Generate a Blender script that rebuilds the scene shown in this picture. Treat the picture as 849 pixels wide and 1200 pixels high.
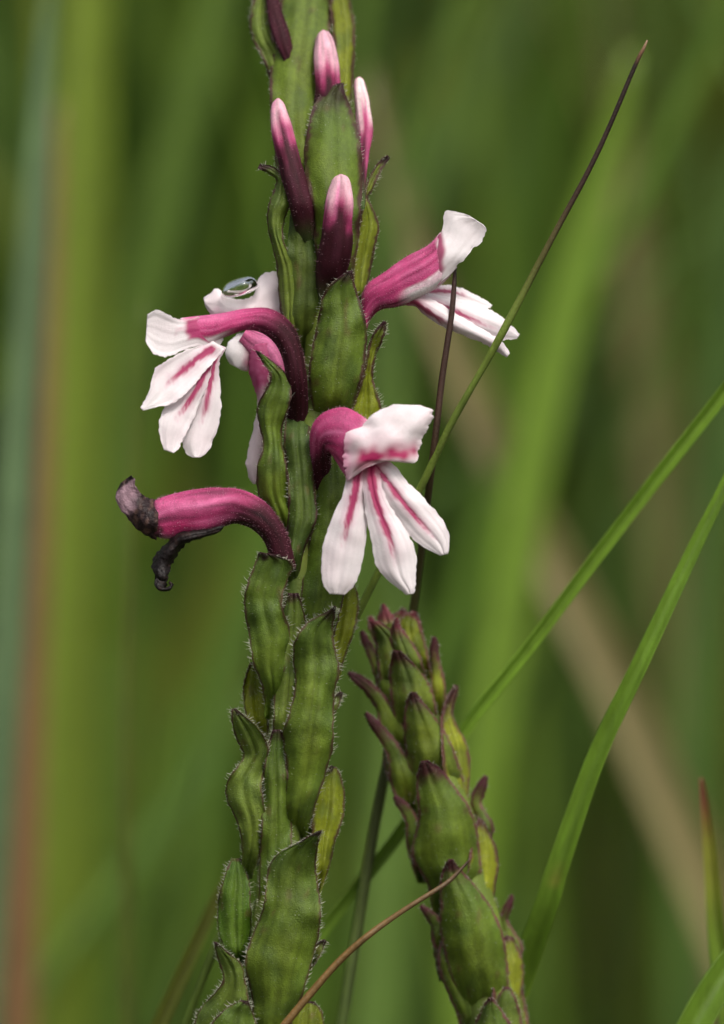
import bpy, math, random
import numpy as np
from mathutils import Vector, noise as mnoise

random.seed(7)
scene = bpy.context.scene
for o in list(bpy.data.objects):
    bpy.data.objects.remove(o)

# ------------------------------------------------------------------ camera, sky, sun
PX = 0.057 / 849.0            # metres per photograph pixel in the plane of focus
DIST = 0.45                   # camera to plane of focus
PITCH = math.radians(8.0)
ZF = 0.20                     # height of the middle of the plane of focus
CP, SP = math.cos(PITCH), math.sin(PITCH)
CAM = np.array([0.0, -DIST * CP, ZF + DIST * SP])
RIGHT = np.array([1.0, 0, 0]); UP = np.array([0, SP, CP]); FWD = np.array([0, CP, -SP])

cd = bpy.data.cameras.new('camera')
cam = bpy.data.objects.new('camera', cd)
scene.collection.objects.link(cam)
cam.location = CAM
cam.rotation_euler = (math.pi / 2 - PITCH, 0, 0)
cd.sensor_fit = 'VERTICAL'; cd.sensor_height = 22.3; cd.sensor_width = 15.8
cd.lens = 22.3 * DIST / (1200 * PX)
cd.clip_start = 0.02; cd.clip_end = 500
cd.dof.use_dof = True
cd.dof.focus_distance = DIST - 40 * PX
cd.dof.aperture_fstop = cd.lens / 13.0      # 13 mm wide opening
cd.dof.aperture_blades = 0
scene.camera = cam

SUN_EL, SUN_AZ = math.radians(58), math.radians(150)   # azimuth from +Y towards +X
world = bpy.data.worlds.new('World'); scene.world = world; world.use_nodes = True
wn = world.node_tree
bg = wn.nodes['Background']
sky = wn.nodes.new('ShaderNodeTexSky'); sky.sky_type = 'NISHITA'; sky.sun_disc = False
sky.sun_elevation = SUN_EL; sky.sun_rotation = SUN_AZ
sky.air_density = 1.0; sky.dust_density = 8.0; sky.ozone_density = 0.6
hs = wn.nodes.new('ShaderNodeHueSaturation'); hs.inputs['Saturation'].default_value = 0.45
wn.links.new(sky.outputs[0], hs.inputs['Color']); wn.links.new(hs.outputs[0], bg.inputs[0]); bg.inputs[1].default_value = 0.12
sl = bpy.data.lights.new('sun', 'SUN'); sl.energy = 1.5; sl.angle = math.radians(16); sl.color = (1.0, 0.96, 0.9)
so = bpy.data.objects.new('sun', sl); scene.collection.objects.link(so)
sdir = Vector((math.sin(SUN_AZ) * math.cos(SUN_EL), math.cos(SUN_AZ) * math.cos(SUN_EL), math.sin(SUN_EL)))
so.rotation_euler = sdir.to_track_quat('Z', 'Y').to_euler(); so.location = (0.5, -0.5, 2)
scene.view_settings.view_transform = 'Standard'; scene.view_settings.look = 'None'
scene.view_settings.exposure = 0.5; scene.view_settings.gamma = 1.0
scene.view_settings.use_curve_mapping = False

# ------------------------------------------------------------------ helpers
DPX = DIST / PX
LEAN = None
def P(uvd):
    """photo pixel + depth behind the plane of focus (in the same pixel unit) -> world metres"""
    a = np.array(uvd, float)
    if LEAN is not None:
        a[..., 2] += LEAN(a[..., 1])
    k = (DPX + a[..., 2]) / DPX
    x = (a[..., 0] - 424.5) * k * PX
    y = (600.0 - a[..., 1]) * k * PX
    z = (DPX + a[..., 2]) * PX
    return CAM + x[..., None] * RIGHT + y[..., None] * UP + z[..., None] * FWD
def Pinv(w):
    r = np.asarray(w, float) - CAM
    z = r @ FWD; d = z / PX - DPX; k = (DPX + d) / DPX
    return np.array([(r @ RIGHT) / (k * PX) + 424.5, 600 - (r @ UP) / (k * PX), d])

def nz(x, y=0.0, z=0.0):
    return mnoise.noise(Vector((x, y, z)))
def lerp(a, b, t):
    return tuple(a[i] + (b[i] - a[i]) * t for i in range(3))
def sm(a, b, x):
    if a == b: return 1.0 if x >= a else 0.0
    t = min(1.0, max(0.0, (x - a) / (b - a)))
    return t * t * (3 - 2 * t)

def crom(pts, n):
    """Catmull-Rom through the rows of pts, n samples, even in index"""
    p = np.asarray(pts, float); m = len(p)
    q = np.vstack([2 * p[0] - p[1], p, 2 * p[-1] - p[-2]])
    out = []
    for i in range(n):
        x = (m - 1) * i / (n - 1); k = min(int(x), m - 2); t = x - k
        a, b, c, d = q[k], q[k + 1], q[k + 2], q[k + 3]
        out.append(0.5 * (2 * b + (c - a) * t + (2 * a - 5 * b + 4 * c - d) * t * t + (3 * b - a - 3 * c + d) * t ** 3))
    return np.array(out)

def mesh_obj(name, verts, faces, cols, mat, parent=None, base=(0, 0, 0), smooth=True, thick=0.0):
    me = bpy.data.meshes.new(name)
    me.from_pydata([tuple(v) for v in (np.asarray(verts) - np.asarray(base))], [], faces)
    if cols is not None:
        at = me.color_attributes.new('Col', 'FLOAT_COLOR', 'POINT')
        c = np.ones((len(verts), 4), np.float32); c[:, :3] = cols
        at.data.foreach_set('color', c.ravel())
    if smooth:
        me.polygons.foreach_set('use_smooth', [True] * len(me.polygons))
    me.materials.append(mat)
    o = bpy.data.objects.new(name, me)
    scene.collection.objects.link(o)
    if parent is not None: o.parent = parent
    if thick:
        md = o.modifiers.new('thickness', 'SOLIDIFY'); md.thickness = thick * PX; md.offset = 0.0
    return o

def thing(name, label, cat, base, group=None):
    o = bpy.data.objects.new(name, None); scene.collection.objects.link(o)
    o.location = base; o.empty_display_size = 0.01
    o['label'] = label; o['category'] = cat
    if group: o['group'] = group
    return o
def tag(o, label, cat, group=None):
    o['label'] = label; o['category'] = cat
    if group: o['group'] = group
    return o

# ------------------------------------------------------------------ materials
def mat_tissue(name, transl=0.35, tcol=(1.0, 1.0, 0.6), rough=0.5, nscale=2500, namt=0.18, bump=0.25, bscale=6000, spec=0.4, sheen=0.0, fibre=None):
    m = bpy.data.materials.new(name); m.use_nodes = True
    n, l = m.node_tree.nodes, m.node_tree.links
    n.clear()
    out = n.new('ShaderNodeOutputMaterial')
    at = n.new('ShaderNodeAttribute'); at.attribute_name = 'Col'
    tc = n.new('ShaderNodeTexCoord')
    n1 = n.new('ShaderNodeTexNoise'); n1.inputs['Scale'].default_value = nscale; n1.inputs['Detail'].default_value = 5
    n2 = n.new('ShaderNodeTexNoise'); n2.inputs['Scale'].default_value = nscale * 0.16; n2.inputs['Detail'].default_value = 3
    src = tc.outputs['Object']
    if fibre:
        mp = n.new('ShaderNodeMapping'); mp.inputs['Scale'].default_value = fibre
        l.new(src, mp.inputs[0]); l.new(mp.outputs[0], n1.inputs['Vector'])
    else:
        l.new(src, n1.inputs['Vector'])
    l.new(src, n2.inputs['Vector'])
    ad = n.new('ShaderNodeMath'); ad.operation = 'ADD'
    l.new(n1.outputs[0], ad.inputs[0]); l.new(n2.outputs[0], ad.inputs[1])
    mr = n.new('ShaderNodeMapRange'); mr.inputs[1].default_value = 0.6; mr.inputs[2].default_value = 1.4
    mr.inputs[3].default_value = 1 - namt; mr.inputs[4].default_value = 1 + namt
    l.new(ad.outputs[0], mr.inputs[0])
    mx = n.new('ShaderNodeVectorMath'); mx.operation = 'SCALE'
    l.new(at.outputs['Color'], mx.inputs[0]); l.new(mr.outputs[0], mx.inputs['Scale'])
    b3 = n.new('ShaderNodeTexNoise'); b3.inputs['Scale'].default_value = bscale; b3.inputs['Detail'].default_value = 3
    l.new(src, b3.inputs['Vector'])
    bp = n.new('ShaderNodeBump'); bp.inputs['Strength'].default_value = bump; bp.inputs['Distance'].default_value = 0.0002
    l.new(b3.outputs[0], bp.inputs['Height'])
    pr = n.new('ShaderNodeBsdfPrincipled')
    pr.inputs['Roughness'].default_value = rough
    pr.inputs['Specular IOR Level'].default_value = spec
    if sheen:
        pr.inputs['Sheen Weight'].default_value = sheen; pr.inputs['Sheen Roughness'].default_value = 0.5
    l.new(mx.outputs[0], pr.inputs['Base Color']); l.new(bp.outputs[0], pr.inputs['Normal'])
    tv = n.new('ShaderNodeVectorMath'); tv.operation = 'MULTIPLY'; tv.inputs[1].default_value = tcol
    l.new(mx.outputs[0], tv.inputs[0])
    tr = n.new('ShaderNodeBsdfTranslucent'); l.new(tv.outputs[0], tr.inputs['Color']); l.new(bp.outputs[0], tr.inputs['Normal'])
    ms = n.new('ShaderNodeMixShader'); ms.inputs[0].default_value = transl
    l.new(pr.outputs[0], ms.inputs[1]); l.new(tr.outputs[0], ms.inputs[2])
    l.new(ms.outputs[0], out.inputs[0])
    return m

M_LEAF = mat_tissue('bract_tissue', 0.38, (1.7, 1.7, 0.6), rough=0.5, nscale=2600, namt=0.3, bump=0.5, bscale=9000, sheen=0.0)
M_STALK = mat_tissue('stalk_tissue', 0.0, rough=0.5, nscale=2500, namt=0.3, bump=0.4, bscale=5000, fibre=(1, 1, 0.05), spec=0.3)
M_STEM = mat_tissue('stem_tissue', 0.0, rough=0.5, nscale=1600, namt=0.25, bump=0.3, bscale=4000, fibre=(1, 1, 0.15))
M_PETAL = mat_tissue('petal_tissue', 0.36, (1.0, 0.98, 1.0), rough=0.55, nscale=3500, namt=0.05, bump=0.2, bscale=11000, spec=0.35)
M_TUBE = mat_tissue('corolla_tube_tissue', 0.12, (1.2, 1.0, 1.1), rough=0.62, nscale=7000, namt=0.25, bump=0.4, bscale=12000, spec=0.22, sheen=0.0)
M_DRY = mat_tissue('withered_tissue', 0.0, rough=0.5, nscale=2500, namt=0.4, bump=0.9, bscale=3000, spec=0.2)
M_HAIR = mat_tissue('plant_hair', 0.45, (1.2, 1.2, 1.1), rough=0.35, namt=0.1, bump=0.0, spec=0.5)
M_GRASS = mat_tissue('grass_tissue', 0.3, (1.5, 1.6, 0.5), rough=0.4, nscale=2500, namt=0.2, bump=0.25, bscale=5000, fibre=(1, 1, 0.05), spec=0.45)
M_FIELD = mat_tissue('field_grass_tissue', 0.35, (1.5, 1.6, 0.5), rough=0.5, nscale=120, namt=0.2, bump=0.0, spec=0.3)

def mat_water():
    m = bpy.data.materials.new('clear_water'); m.use_nodes = True
    p = m.node_tree.nodes['Principled BSDF']
    p.inputs['Base Color'].default_value = (0.97, 1, 0.97, 1); p.inputs['Roughness'].default_value = 0.0
    p.inputs['IOR'].default_value = 1.333; p.inputs['Transmission Weight'].default_value = 1.0
    return m
M_WATER = mat_water()

def mat_ground():
    m = bpy.data.materials.new('dark_humus_soil'); m.use_nodes = True
    n, l = m.node_tree.nodes, m.node_tree.links
    p = n['Principled BSDF']; p.inputs['Roughness'].default_value = 0.9
    tc = n.new('ShaderNodeTexCoord')
    a = n.new('ShaderNodeTexNoise'); a.inputs['Scale'].default_value = 30; a.inputs['Detail'].default_value = 8
    l.new(tc.outputs['Object'], a.inputs['Vector'])
    r = n.new('ShaderNodeValToRGB')
    r.color_ramp.elements[0].position = 0.35; r.color_ramp.elements[0].color = (0.022, 0.02, 0.010, 1)
    r.color_ramp.elements[1].position = 0.7; r.color_ramp.elements[1].color = (0.055, 0.06, 0.02, 1)
    l.new(a.outputs[0], r.inputs[0]); l.new(r.outputs[0], p.inputs['Base Color'])
    b = n.new('ShaderNodeBump'); b.inputs['Strength'].default_value = 0.6; b.inputs['Distance'].default_value = 0.01
    l.new(a.outputs[0], b.inputs['Height']); l.new(b.outputs[0], p.inputs['Normal'])
    return m

# ------------------------------------------------------------------ ground
gv, gf = [], []
rings = [0.0, 0.5, 1, 2, 4, 8, 16, 40, 120, 320]
for i, r in enumerate(rings):
    for k in range(32):
        a = 2 * math.pi * k / 32
        z = 0.0 if r < 1 else 0.012 * nz(r * math.cos(a) * .5, r * math.sin(a) * .5)
        gv.append((r * math.cos(a) if r else 0, r * math.sin(a) if r else 0, z))
for i in range(len(rings) - 1):
    for k in range(32):
        a, b = i * 32 + k, i * 32 + (k + 1) % 32
        gf.append((a, a + 32, b + 32, b) if i else (a, a + 32, b + 32))
g = mesh_obj('ground', gv, gf, None, mat_ground()); g['kind'] = 'structure'

# ------------------------------------------------------------------ surface builders
GREEN = (0.100, 0.168, 0.018); GREEN_D = (0.058, 0.105, 0.022); GREEN_Y = (0.23, 0.265, 0.012); GREEN_P = (0.145, 0.21, 0.034)
PURP = (0.075, 0.020, 0.026); PURP_D = (0.040, 0.010, 0.016); PURP_P = (0.20, 0.045, 0.075)
PINK = (0.42, 0.042, 0.15); PINK_L = (0.60, 0.17, 0.33); CRIM = (0.37, 0.005, 0.075); MAROON = (0.036, 0.004, 0.009)
WHITE = (0.84, 0.805, 0.81); BLUSH = (0.80, 0.56, 0.63)

def sheet(rows, colf, nu=18, nv=40, jit=0.0, jf=0.12, ruf=0.0, rf=0.05, seed=0, dent=0.0, expo=2.0, ridge=0.0, crease=0.0, wave=0.0):
    """rows: (uL,vL,uR,vR,dM,dL,dR).  returns verts(world), faces, cols, px grid"""
    R = crom(rows, nv)
    ss = np.sin(np.linspace(-1, 1, nu) * math.pi / 2)
    G = np.zeros((nv, nu, 3)); cols = np.zeros((nv, nu, 3))
    mids = (R[:, 0:2] + R[:, 2:4]) / 2
    seg = np.r_[0, np.cumsum(np.linalg.norm(np.diff(mids, axis=0), axis=1))]; tot = seg[-1]
    for i in range(nv):
        L, Rr = R[i, 0:2], R[i, 2:4]; m = (L + Rr) / 2; h = (Rr - L) / 2; hw = np.linalg.norm(h)
        hd = h / max(hw, 1e-6)
        for j, s in enumerate(ss):
            p = m + h * s
            if jit and abs(s) > 0.9 :
                e = nz(seg[i] * jf, 3.1 * seed + (5 if s > 0 else 0)) + 0.5 * nz(seg[i] * jf * 2.7, 1.7 * seed + (9 if s > 0 else 2))
                p = p + hd * (1 if s > 0 else -1) * e * jit * min(1, hw / 6)
            e = R[i, 5] if s < 0 else R[i, 6]
            d = R[i, 4] + (e - R[i, 4]) * abs(s) ** expo
            if ruf:
                d += ruf * nz(p[0] * rf, p[1] * rf, seed * 7.3) * (0.35 + 0.65 * abs(s))
            if crease:
                d += crease * (math.exp(-(s / .16) ** 2) - .5) * min(1, hw / 14)
            if wave:
                d -= wave * abs(s) ** 3 * math.sin(seg[i] * .075 + seed * 2 + (1.9 if s > 0 else 0)) * min(1, hw / 16) * sm(.1, .4, seg[i] / tot)
            if ridge:
                d += ridge * (math.cos(9.4 * s) + .6 * math.cos(21 * s + seed)) * min(1, hw / 12)
            if dent:
                d += dent * math.exp(-(s / 0.12) ** 2)
            G[i, j] = (p[0], p[1], d)
            cols[i, j] = colf(s, seg[i] / tot, hw, p[0], p[1], seg[i], tot)
    V = P(G.reshape(-1, 3))
    F = [(i * nu + j, i * nu + j + 1, (i + 1) * nu + j + 1, (i + 1) * nu + j) for i in range(nv - 1) for j in range(nu - 1)]
    return V, F, cols.reshape(-1, 3), G

def tube(rows, colf, n=22, nv=40, cap=False, lump=0.0, seed=0, rib=0.0, streak=0.0):
    """rows: (uL,vL,uR,vR,dAxis,dRadius): closed elliptical sections"""
    R = crom(rows, nv)
    G = np.zeros((nv, n, 3)); C = np.zeros((nv, n, 3)); N = np.zeros((nv, n, 3))
    mids = (R[:, 0:2] + R[:, 2:4]) / 2
    seg = np.r_[0, np.cumsum(np.linalg.norm(np.diff(mids, axis=0), axis=1))]
    for i in range(nv):
        m = (R[i, 0:2] + R[i, 2:4]) / 2; h = (R[i, 2:4] - R[i, 0:2]) / 2
        for j in range(n):
            a = 2 * math.pi * j / n
            c, s = math.cos(a), math.sin(a)
            k = 1 + lump * nz(c * 1.3 + seed, s * 1.3, seg[i] * 0.03) + rib * math.cos(7 * a + 1.5 * nz(seg[i] * .02, seed))
            G[i, j] = (m[0] + h[0] * c * k, m[1] + h[1] * c * k, R[i, 4] - R[i, 5] * s * k)
            C[i, j] = colf(c, i / (nv - 1), G[i, j, 0], G[i, j, 1], s)
            if streak:
                q = nz(c * 4.5 + seed, s * 4.5, seg[i] * .012) + .6 * nz(c * 11, s * 11 + seed, seg[i] * .03)
                C[i, j] = C[i, j] * (1 + streak * q) if q < 0 else C[i, j] + (np.array(PINK_L) - C[i, j]) * min(1, streak * q * .9 * C[i, j, 0] / .4)
            hh = h / max(np.linalg.norm(h), 1e-6)
            N[i, j] = (hh[0] * c, hh[1] * c, -s)
    V = P(G.reshape(-1, 3))
    F = [(i * n + j, i * n + (j + 1) % n, (i + 1) * n + (j + 1) % n, (i + 1) * n + j) for i in range(nv - 1) for j in range(n)]
    if cap:
        F.append(tuple(range((nv - 1) * n, nv * n)))
    return V, F, C.reshape(-1, 3), G, N

class Hairs:
    def __init__(s): s.v, s.f, s.c = [], [], []
    def add(s, p, d, ln, w, col=(0.62, 0.62, 0.52)):
        d = np.asarray(d, float); d = d / max(np.linalg.norm(d), 1e-6)
        a = np.cross(d, [0.3, 0.5, 0.8]); a /= max(np.linalg.norm(a), 1e-6); b = np.cross(d, a)
        bend = np.array([random.uniform(-.3, .3), random.uniform(-.35, .1), random.uniform(-.3, .3)])
        k = len(s.v)
        mid = p + d * ln * 0.55; tip = p + d * ln + bend * ln * 0.6
        for q, ww in ((p - d * 1.0, w), (mid, w * 0.7)):
            for t in (0, 2.094, 4.189):
                s.v.append(q + (a * math.cos(t) + b * math.sin(t)) * ww); s.c.append(col)
        s.v.append(tip); s.c.append(col)
        for t in range(3):
            u = (t + 1) % 3
            s.f.append((k + t, k + u, k + 3 + u, k + 3 + t)); s.f.append((k + 3 + t, k + 3 + u, k + 6))
    def build(s, parent, base):
        if not s.v: return None
        o = mesh_obj('hairs', P(np.array(s.v)), s.f, np.array(s.c), M_HAIR, parent, base)
        o['kind'] = 'stuff'; return o

def margin_hairs(H, G, dens=0.35, ln=(3, 7), w=0.42, t0=0.05, t1=1.0, col=(0.62, 0.62, 0.52)):
    nv, nu, _ = G.shape
    for side, inner in ((0, 3), (nu - 1, nu - 4)):
        for i in range(int(nv * t0), int(nv * t1) - 1):
            a, b = G[i, side], G[i + 1, side]
            L = np.linalg.norm(b - a); k = L * dens * max(.15, .95 + 1.5 * nz(a[0] * .07, a[1] * .07, side + 2.0))
            for q in range(int(k) + (random.random() < k % 1)):
                p = a + (b - a) * random.random()
                out = G[i, side] - G[i, inner]; out = out / max(np.linalg.norm(out), 1e-6)
                tn = (b - a) / max(L, 1e-6)
                d = out + tn * random.uniform(-.1, .7) + np.array([random.uniform(-.4, .4), random.uniform(-.4, .2), random.uniform(-.7, .3)])
                H.add(p, d, ln[0] * .6 + (ln[1] * 1.15 - ln[0] * .6) * random.random() ** 1.6, w * random.uniform(.55, 1.2), tuple(np.array(col) * random.uniform(.6, 1.15)))
def face_hairs(H, G, n, ln=(2, 4), w=0.32, col=(0.55, 0.58, 0.45), front=-1):
    nv, nu, _ = G.shape
    for _ in range(n):
        i = random.randrange(1, nv - 1); j = random.randrange(1, nu - 1)
        a = G[i, j + 1] - G[i, j - 1]; b = G[i + 1, j] - G[i - 1, j]
        nn = np.cross(a, b); L = np.linalg.norm(nn)
        if L < 1e-6: continue
        nn /= L
        if nn[2] * front < 0: nn = -nn
        d = nn + np.array([random.uniform(-.3, .3), -.5, 0])
        H.add(G[i, j], d, random.uniform(*ln), w, col)
def tube_hairs(H, G, N, n, ln=(2, 4.5), w=0.34, t0=0.0, t1=1.0, col=(0.75, 0.62, 0.66)):
    nv, nu, _ = G.shape
    for _ in range(n):
        i = random.randrange(int(nv * t0), max(int(nv * t0) + 1, int(nv * t1) - 1)); j = random.randrange(nu)
        f = random.random()
        p = G[i, j] * (1 - f) + G[min(i + 1, nv - 1), j] * f
        H.add(p, N[i, j] + np.array([random.uniform(-.35, .35) for _ in range(3)]), random.uniform(*ln), w, col)

def bract_col(body=GREEN, edge=PURP, ew=2.6, tip=0.0, tipc=PURP_D, yel=0.35, seed=0, base=None, tipw=1.0):
    def f(s, t, hw, u, v, l, tot):
        m = (1 - abs(s)) * hw
        c = body
        y = nz(u * 0.035, v * 0.02, seed) * 0.5 + 0.5
        c = lerp(c, GREEN_Y, yel * y * (1 - 0.5 * abs(s)) * (1 - 0.5 * sm(.6, 1, t)))
        c = lerp(c, GREEN_D, 0.55 * sm(0.55, 0.95, t) * (0.6 + .4 * nz(u * .05, v * .05, seed + 4)))
        # faint lengthwise veins
        vein = math.exp(-((s) / 0.05) ** 2) * .5 + math.exp(-((abs(s) - .42) / 0.06) ** 2) * .3
        c = lerp(c, GREEN_P, vein * 0.5)
        fib = nz(s * 7 + seed, l * 0.012, 5) + .5 * nz(s * 17, l * .02 + seed, 9)
        c = lerp(c, (.13, .075, .03), .5 * sm(.42, .62, nz(u * .09, v * .05, seed + 12)))
        c = lerp(c, GREEN_D, .45 * sm(.1, .5, nz(u * .045, v * .03, seed + 20)))
        c = tuple(q * (1 + .28 * fib) for q in c)
        rag = ew * 0.95 * (0.9 + 0.8 * nz(l * 0.2, seed * 3.3, 2 if s > 0 else 7))
        e = 1 - sm(rag * 0.55, rag * 1.25, m)
        if tot - l < 2.5 : e = 1
        c = lerp(c, lerp(edge, GREEN_P, .45 * sm(.1, .5, nz(l * .09, seed * 5.1, 3 if s > 0 else 8))), 0.9 * e * sm(0.02, 0.2, t))
        if tip:
            k = sm(1 - tip, 1 - tip * 0.25, t + 0.05 * nz(u * .1, v * .1, seed) - 0.06 * (1 - abs(s)) * 0)
            c = lerp(c, tipc, k * 0.92 * tipw)
        return c
    return f

def prof(rows, dm, de, sink=0):
    """rows of 4 + centre depths/edge depths given as short lists spread along the length"""
    m = len(rows)
    def sp(x):
        if isinstance(x, (int, float)): return [x] * m
        return list(np.interp(np.linspace(0, 1, m), np.linspace(0, 1, len(x)), x))
    dm = sp(dm)
    if isinstance(de, tuple): l, r = sp(de[0]), sp(de[1])
    else:
        l = r = sp(de)
        if sink: l = r = [dm[i] + (l[i] - dm[i]) * .62 for i in range(m)]
    if sink: dm[0] += sink
    return [tuple(rows[i]) + (dm[i], l[i], r[i]) for i in range(m)]

def bract(parent, base, rows, dm, de, col, nu=28, nv=60, hair=0.32, hl=(3, 7), fh=40, seed=None, jit=1.5, ruf=6.0, name='bract', crease=3.2, wave=7.0, hw=0.42, haircol=(0.62, 0.62, 0.52)):
    seed = random.random() * 50 if seed is None else seed
    V, F, C, G = sheet(prof(rows, dm, de, 30), col, nu, nv, jit=jit, jf=0.22, ruf=ruf, rf=0.05, seed=seed, ridge=0.5, crease=crease, wave=wave)
    o = mesh_obj(name, V, F, C, M_LEAF, parent, base, thick=1.5)
    if hair:
        H = Hairs(); margin_hairs(H, G, hair, hl, hw, col=haircol)
        if fh:
            face_hairs(H, G, fh)
            face_hairs(H, G, fh * 5, (1.0, 2.2), .22, (.5, .55, .42))
        H.build(o, base)
    return o

def strip_rows(pts):
    """pts (u,v,w) -> 4-number rows across the line (L on the left of travel)"""
    p = np.asarray([(a[0], a[1]) for a in pts], float); t = np.gradient(p, axis=0)
    t /= np.linalg.norm(t, axis=1)[:, None]
    out = []
    for i, a in enumerate(pts):
        nrm = np.array([t[i, 1], -t[i, 0]]); w = a[2] / 2
        out.append((p[i, 0] + nrm[0] * w, p[i, 1] + nrm[1] * w, p[i, 0] - nrm[0] * w, p[i, 1] - nrm[1] * w))
    return out

# ================================================================== MAIN FLOWERING PLANT
AX = [(-300, 318), (-80, 342), (0, 352), (100, 362), (200, 375), (300, 383), (400, 380), (500, 366), (600, 356), (700, 350),
      (800, 340), (900, 335), (1000, 328), (1100, 320), (1200, 312), (1300, 306)]
def axu(v): return float(np.interp(v, [a[0] for a in AX], [a[1] for a in AX]))
foot = P(np.array([300.0, 1400.0, 10.0])); foot[2] = 0.0
LEAN = lambda v: 0.5 * np.maximum(0, 240 - v)      # the top of the spike leans back
plant = thing('flowering_plant', 'upright hairy flower spike bearing pink and white lipped flowers and pink buds', 'flower', foot)
rows = []
pts = []
for v in range(-290, 1321, 70):
    r = 8 + 14 * sm(-300, 100, v) + 4 * sm(700, 1300, v)
    pts.append((axu(v) - r, v, axu(v) + r, v, 0.0, r))
last = Pinv(foot)
for k, f in enumerate(np.linspace(0.15, 1.0, 8)):
    q = Pinv(P(np.array([305.0, 1330.0, 0.0])) * (1 - f) + foot * f)
    pts.append((q[0] - 26, q[1], q[0] + 26, q[1], q[2], 26))
def stemcol(c, t, u, v, s):
    k = nz(u * .06, v * .012) * .5 + .5
    return lerp(lerp(GREEN_D, GREEN_Y, k * .6), PURP, 0.25 * sm(.55, .8, nz(u * .12, v * .01, 3) * .5 + .5))
V, F, C, G, N = tube(pts, stemcol, 20, 130, lump=0.12)
st = mesh_obj('stem', V, F, C, M_STEM, plant, foot)
H = Hairs(); tube_hairs(H, G, N, 900, (3, 6), 0.34, 0.05, 0.75, col=(0.5, 0.52, 0.38)); H.build(st, foot)

B = lambda *a, **k: bract(plant, foot, *a, **k)
cut = bract_col
MARG = (0.088, 0.042, 0.028)
# ---- lower bracts, tip rows last
B([(311, 842, 331, 842), (308, 805, 332, 800), (297, 777, 336, 778), (293, 748, 341, 747), (288, 718, 332, 716), (287, 697, 331, 700), (294, 672, 337, 680), (301, 656, 342, 660), (304, 647, 322, 650)],
  [-20, -38, -48, -52, -52, -58, -66], [0, -18, -28, -34, -40, -50, -64], cut(GREEN, MARG, 2.6, .06, seed=1), hair=0.55, hl=(3, 8))
B([(340, 985, 358, 985), (333, 945, 366, 955), (337, 900, 380, 912), (332, 862, 390, 875), (339, 838, 391, 845), (347, 800, 392, 812), (344, 768, 398, 785), (347, 748, 392, 757), (360, 730, 390, 735), (384, 717, 393, 718), (392, 710, 394, 711)],
  [-20, -40, -55, -62, -62, -60, -66, -78, -86], [0, -15, -25, -32, -36, -40, -55, -72, -86], cut(GREEN, MARG, 2.8, .07, yel=.5, seed=2), nv=60, hair=0.6, hl=(3, 8), fh=60)
B([(282, 1030, 296, 1030), (284, 992, 305, 998), (278, 962, 312, 965), (267, 938, 309, 940), (266, 917, 306, 920), (277, 900, 310, 902), (286, 886, 314, 884), (279, 868, 312, 868), (272, 848, 301, 851), (272, 831, 276, 830)],
  [-5, -25, -38, -40, -40, -46, -58, -66], [10, -8, -20, -25, -28, -38, -52, -66], cut(GREEN_P, MARG, 2.2, .05, yel=.25, seed=3), nv=56, hair=0.7, hl=(3, 7), fh=60)
B([(300, 875, 316, 870), (290, 845, 314, 845), (285, 815, 313, 818), (288, 792, 310, 795), (294, 776, 302, 777)], [10, 14, 16, 14], [4, 6, 8, 8], cut(GREEN_Y, MARG, 1.6, .0, yel=.6, seed=4), hair=0.6)
B([(386, 800, 398, 795), (384, 768, 404, 770), (383, 742, 414, 743), (384, 716, 420, 716), (388, 697, 419, 696), (404, 679, 414, 683)], [4, 4, 4, 6], ([-8, -14, -14, -8], [14, 20, 20, 16]), cut(GREEN_Y, MARG, 2.6, .08, yel=.5, seed=5), hair=0.55, hl=(4, 8))
B([(366, 1055, 374, 1050), (367, 1018, 386, 1016), (366, 985, 393, 985), (366, 957, 402, 958), (369, 932, 404, 932), (375, 912, 400, 912), (389, 897, 394, 899)], [2, 2, 2, 6], ([-10, -16, -14, -6], [12, 18, 20, 14]), cut(GREEN_Y, MARG, 3.0, .05, yel=.6, seed=6), hair=0.5)
B([(330, 1280, 345, 1280), (300, 1215, 340, 1212), (296, 1170, 352, 1175), (288, 1128, 364, 1132), (297, 1095, 374, 1092), (308, 1066, 376, 1068), (312, 1040, 373, 1040), (315, 1018, 370, 1013), (326, 1001, 373, 992), (350, 987, 375, 982), (373, 974, 377, 973)],
  [-15, -40, -60, -68, -70, -68, -74, -88, -98], [5, -12, -26, -35, -40, -44, -58, -80, -97], cut(GREEN, MARG, 2.6, .05, yel=.55, seed=7), nu=28, nv=64, hair=0.7, hl=(3, 7), fh=110)
B([(280, 1135, 290, 1130), (266, 1118, 290, 1115), (257, 1090, 294, 1092), (256, 1060, 294, 1062), (262, 1032, 292, 1035), (272, 1006, 282, 1006)], [-6, -10, -12, -6], [8, 8, 6, 4], cut((0.07, 0.16, 0.012), MARG, 1.4, .0, yel=.4, seed=8), hair=0.7)
B([(245, 1260, 275, 1262), (229, 1212, 288, 1215), (233, 1186, 292, 1190), (252, 1164, 291, 1168), (262, 1147, 287, 1147), (257, 1128, 283, 1130), (253, 1112, 268, 1117), (251, 1104, 254, 1104)],
  [-10, -32, -44, -50, -58, -68, -74], [8, -15, -26, -36, -48, -64, -74], cut(GREEN_P, MARG, 2.0, .06, yel=.2, seed=9), nv=50, hair=0.8, fh=60)
B([(262, 1300, 300, 1300), (244, 1240, 305, 1250), (246, 1205, 302, 1210), (262, 1184, 297, 1190), (284, 1172, 291, 1173)], [-20, -55, -62, -66], [0, -35, -48, -64], cut(GREEN, MARG, 2.0, .05, seed=10), hair=0.8)
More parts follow.
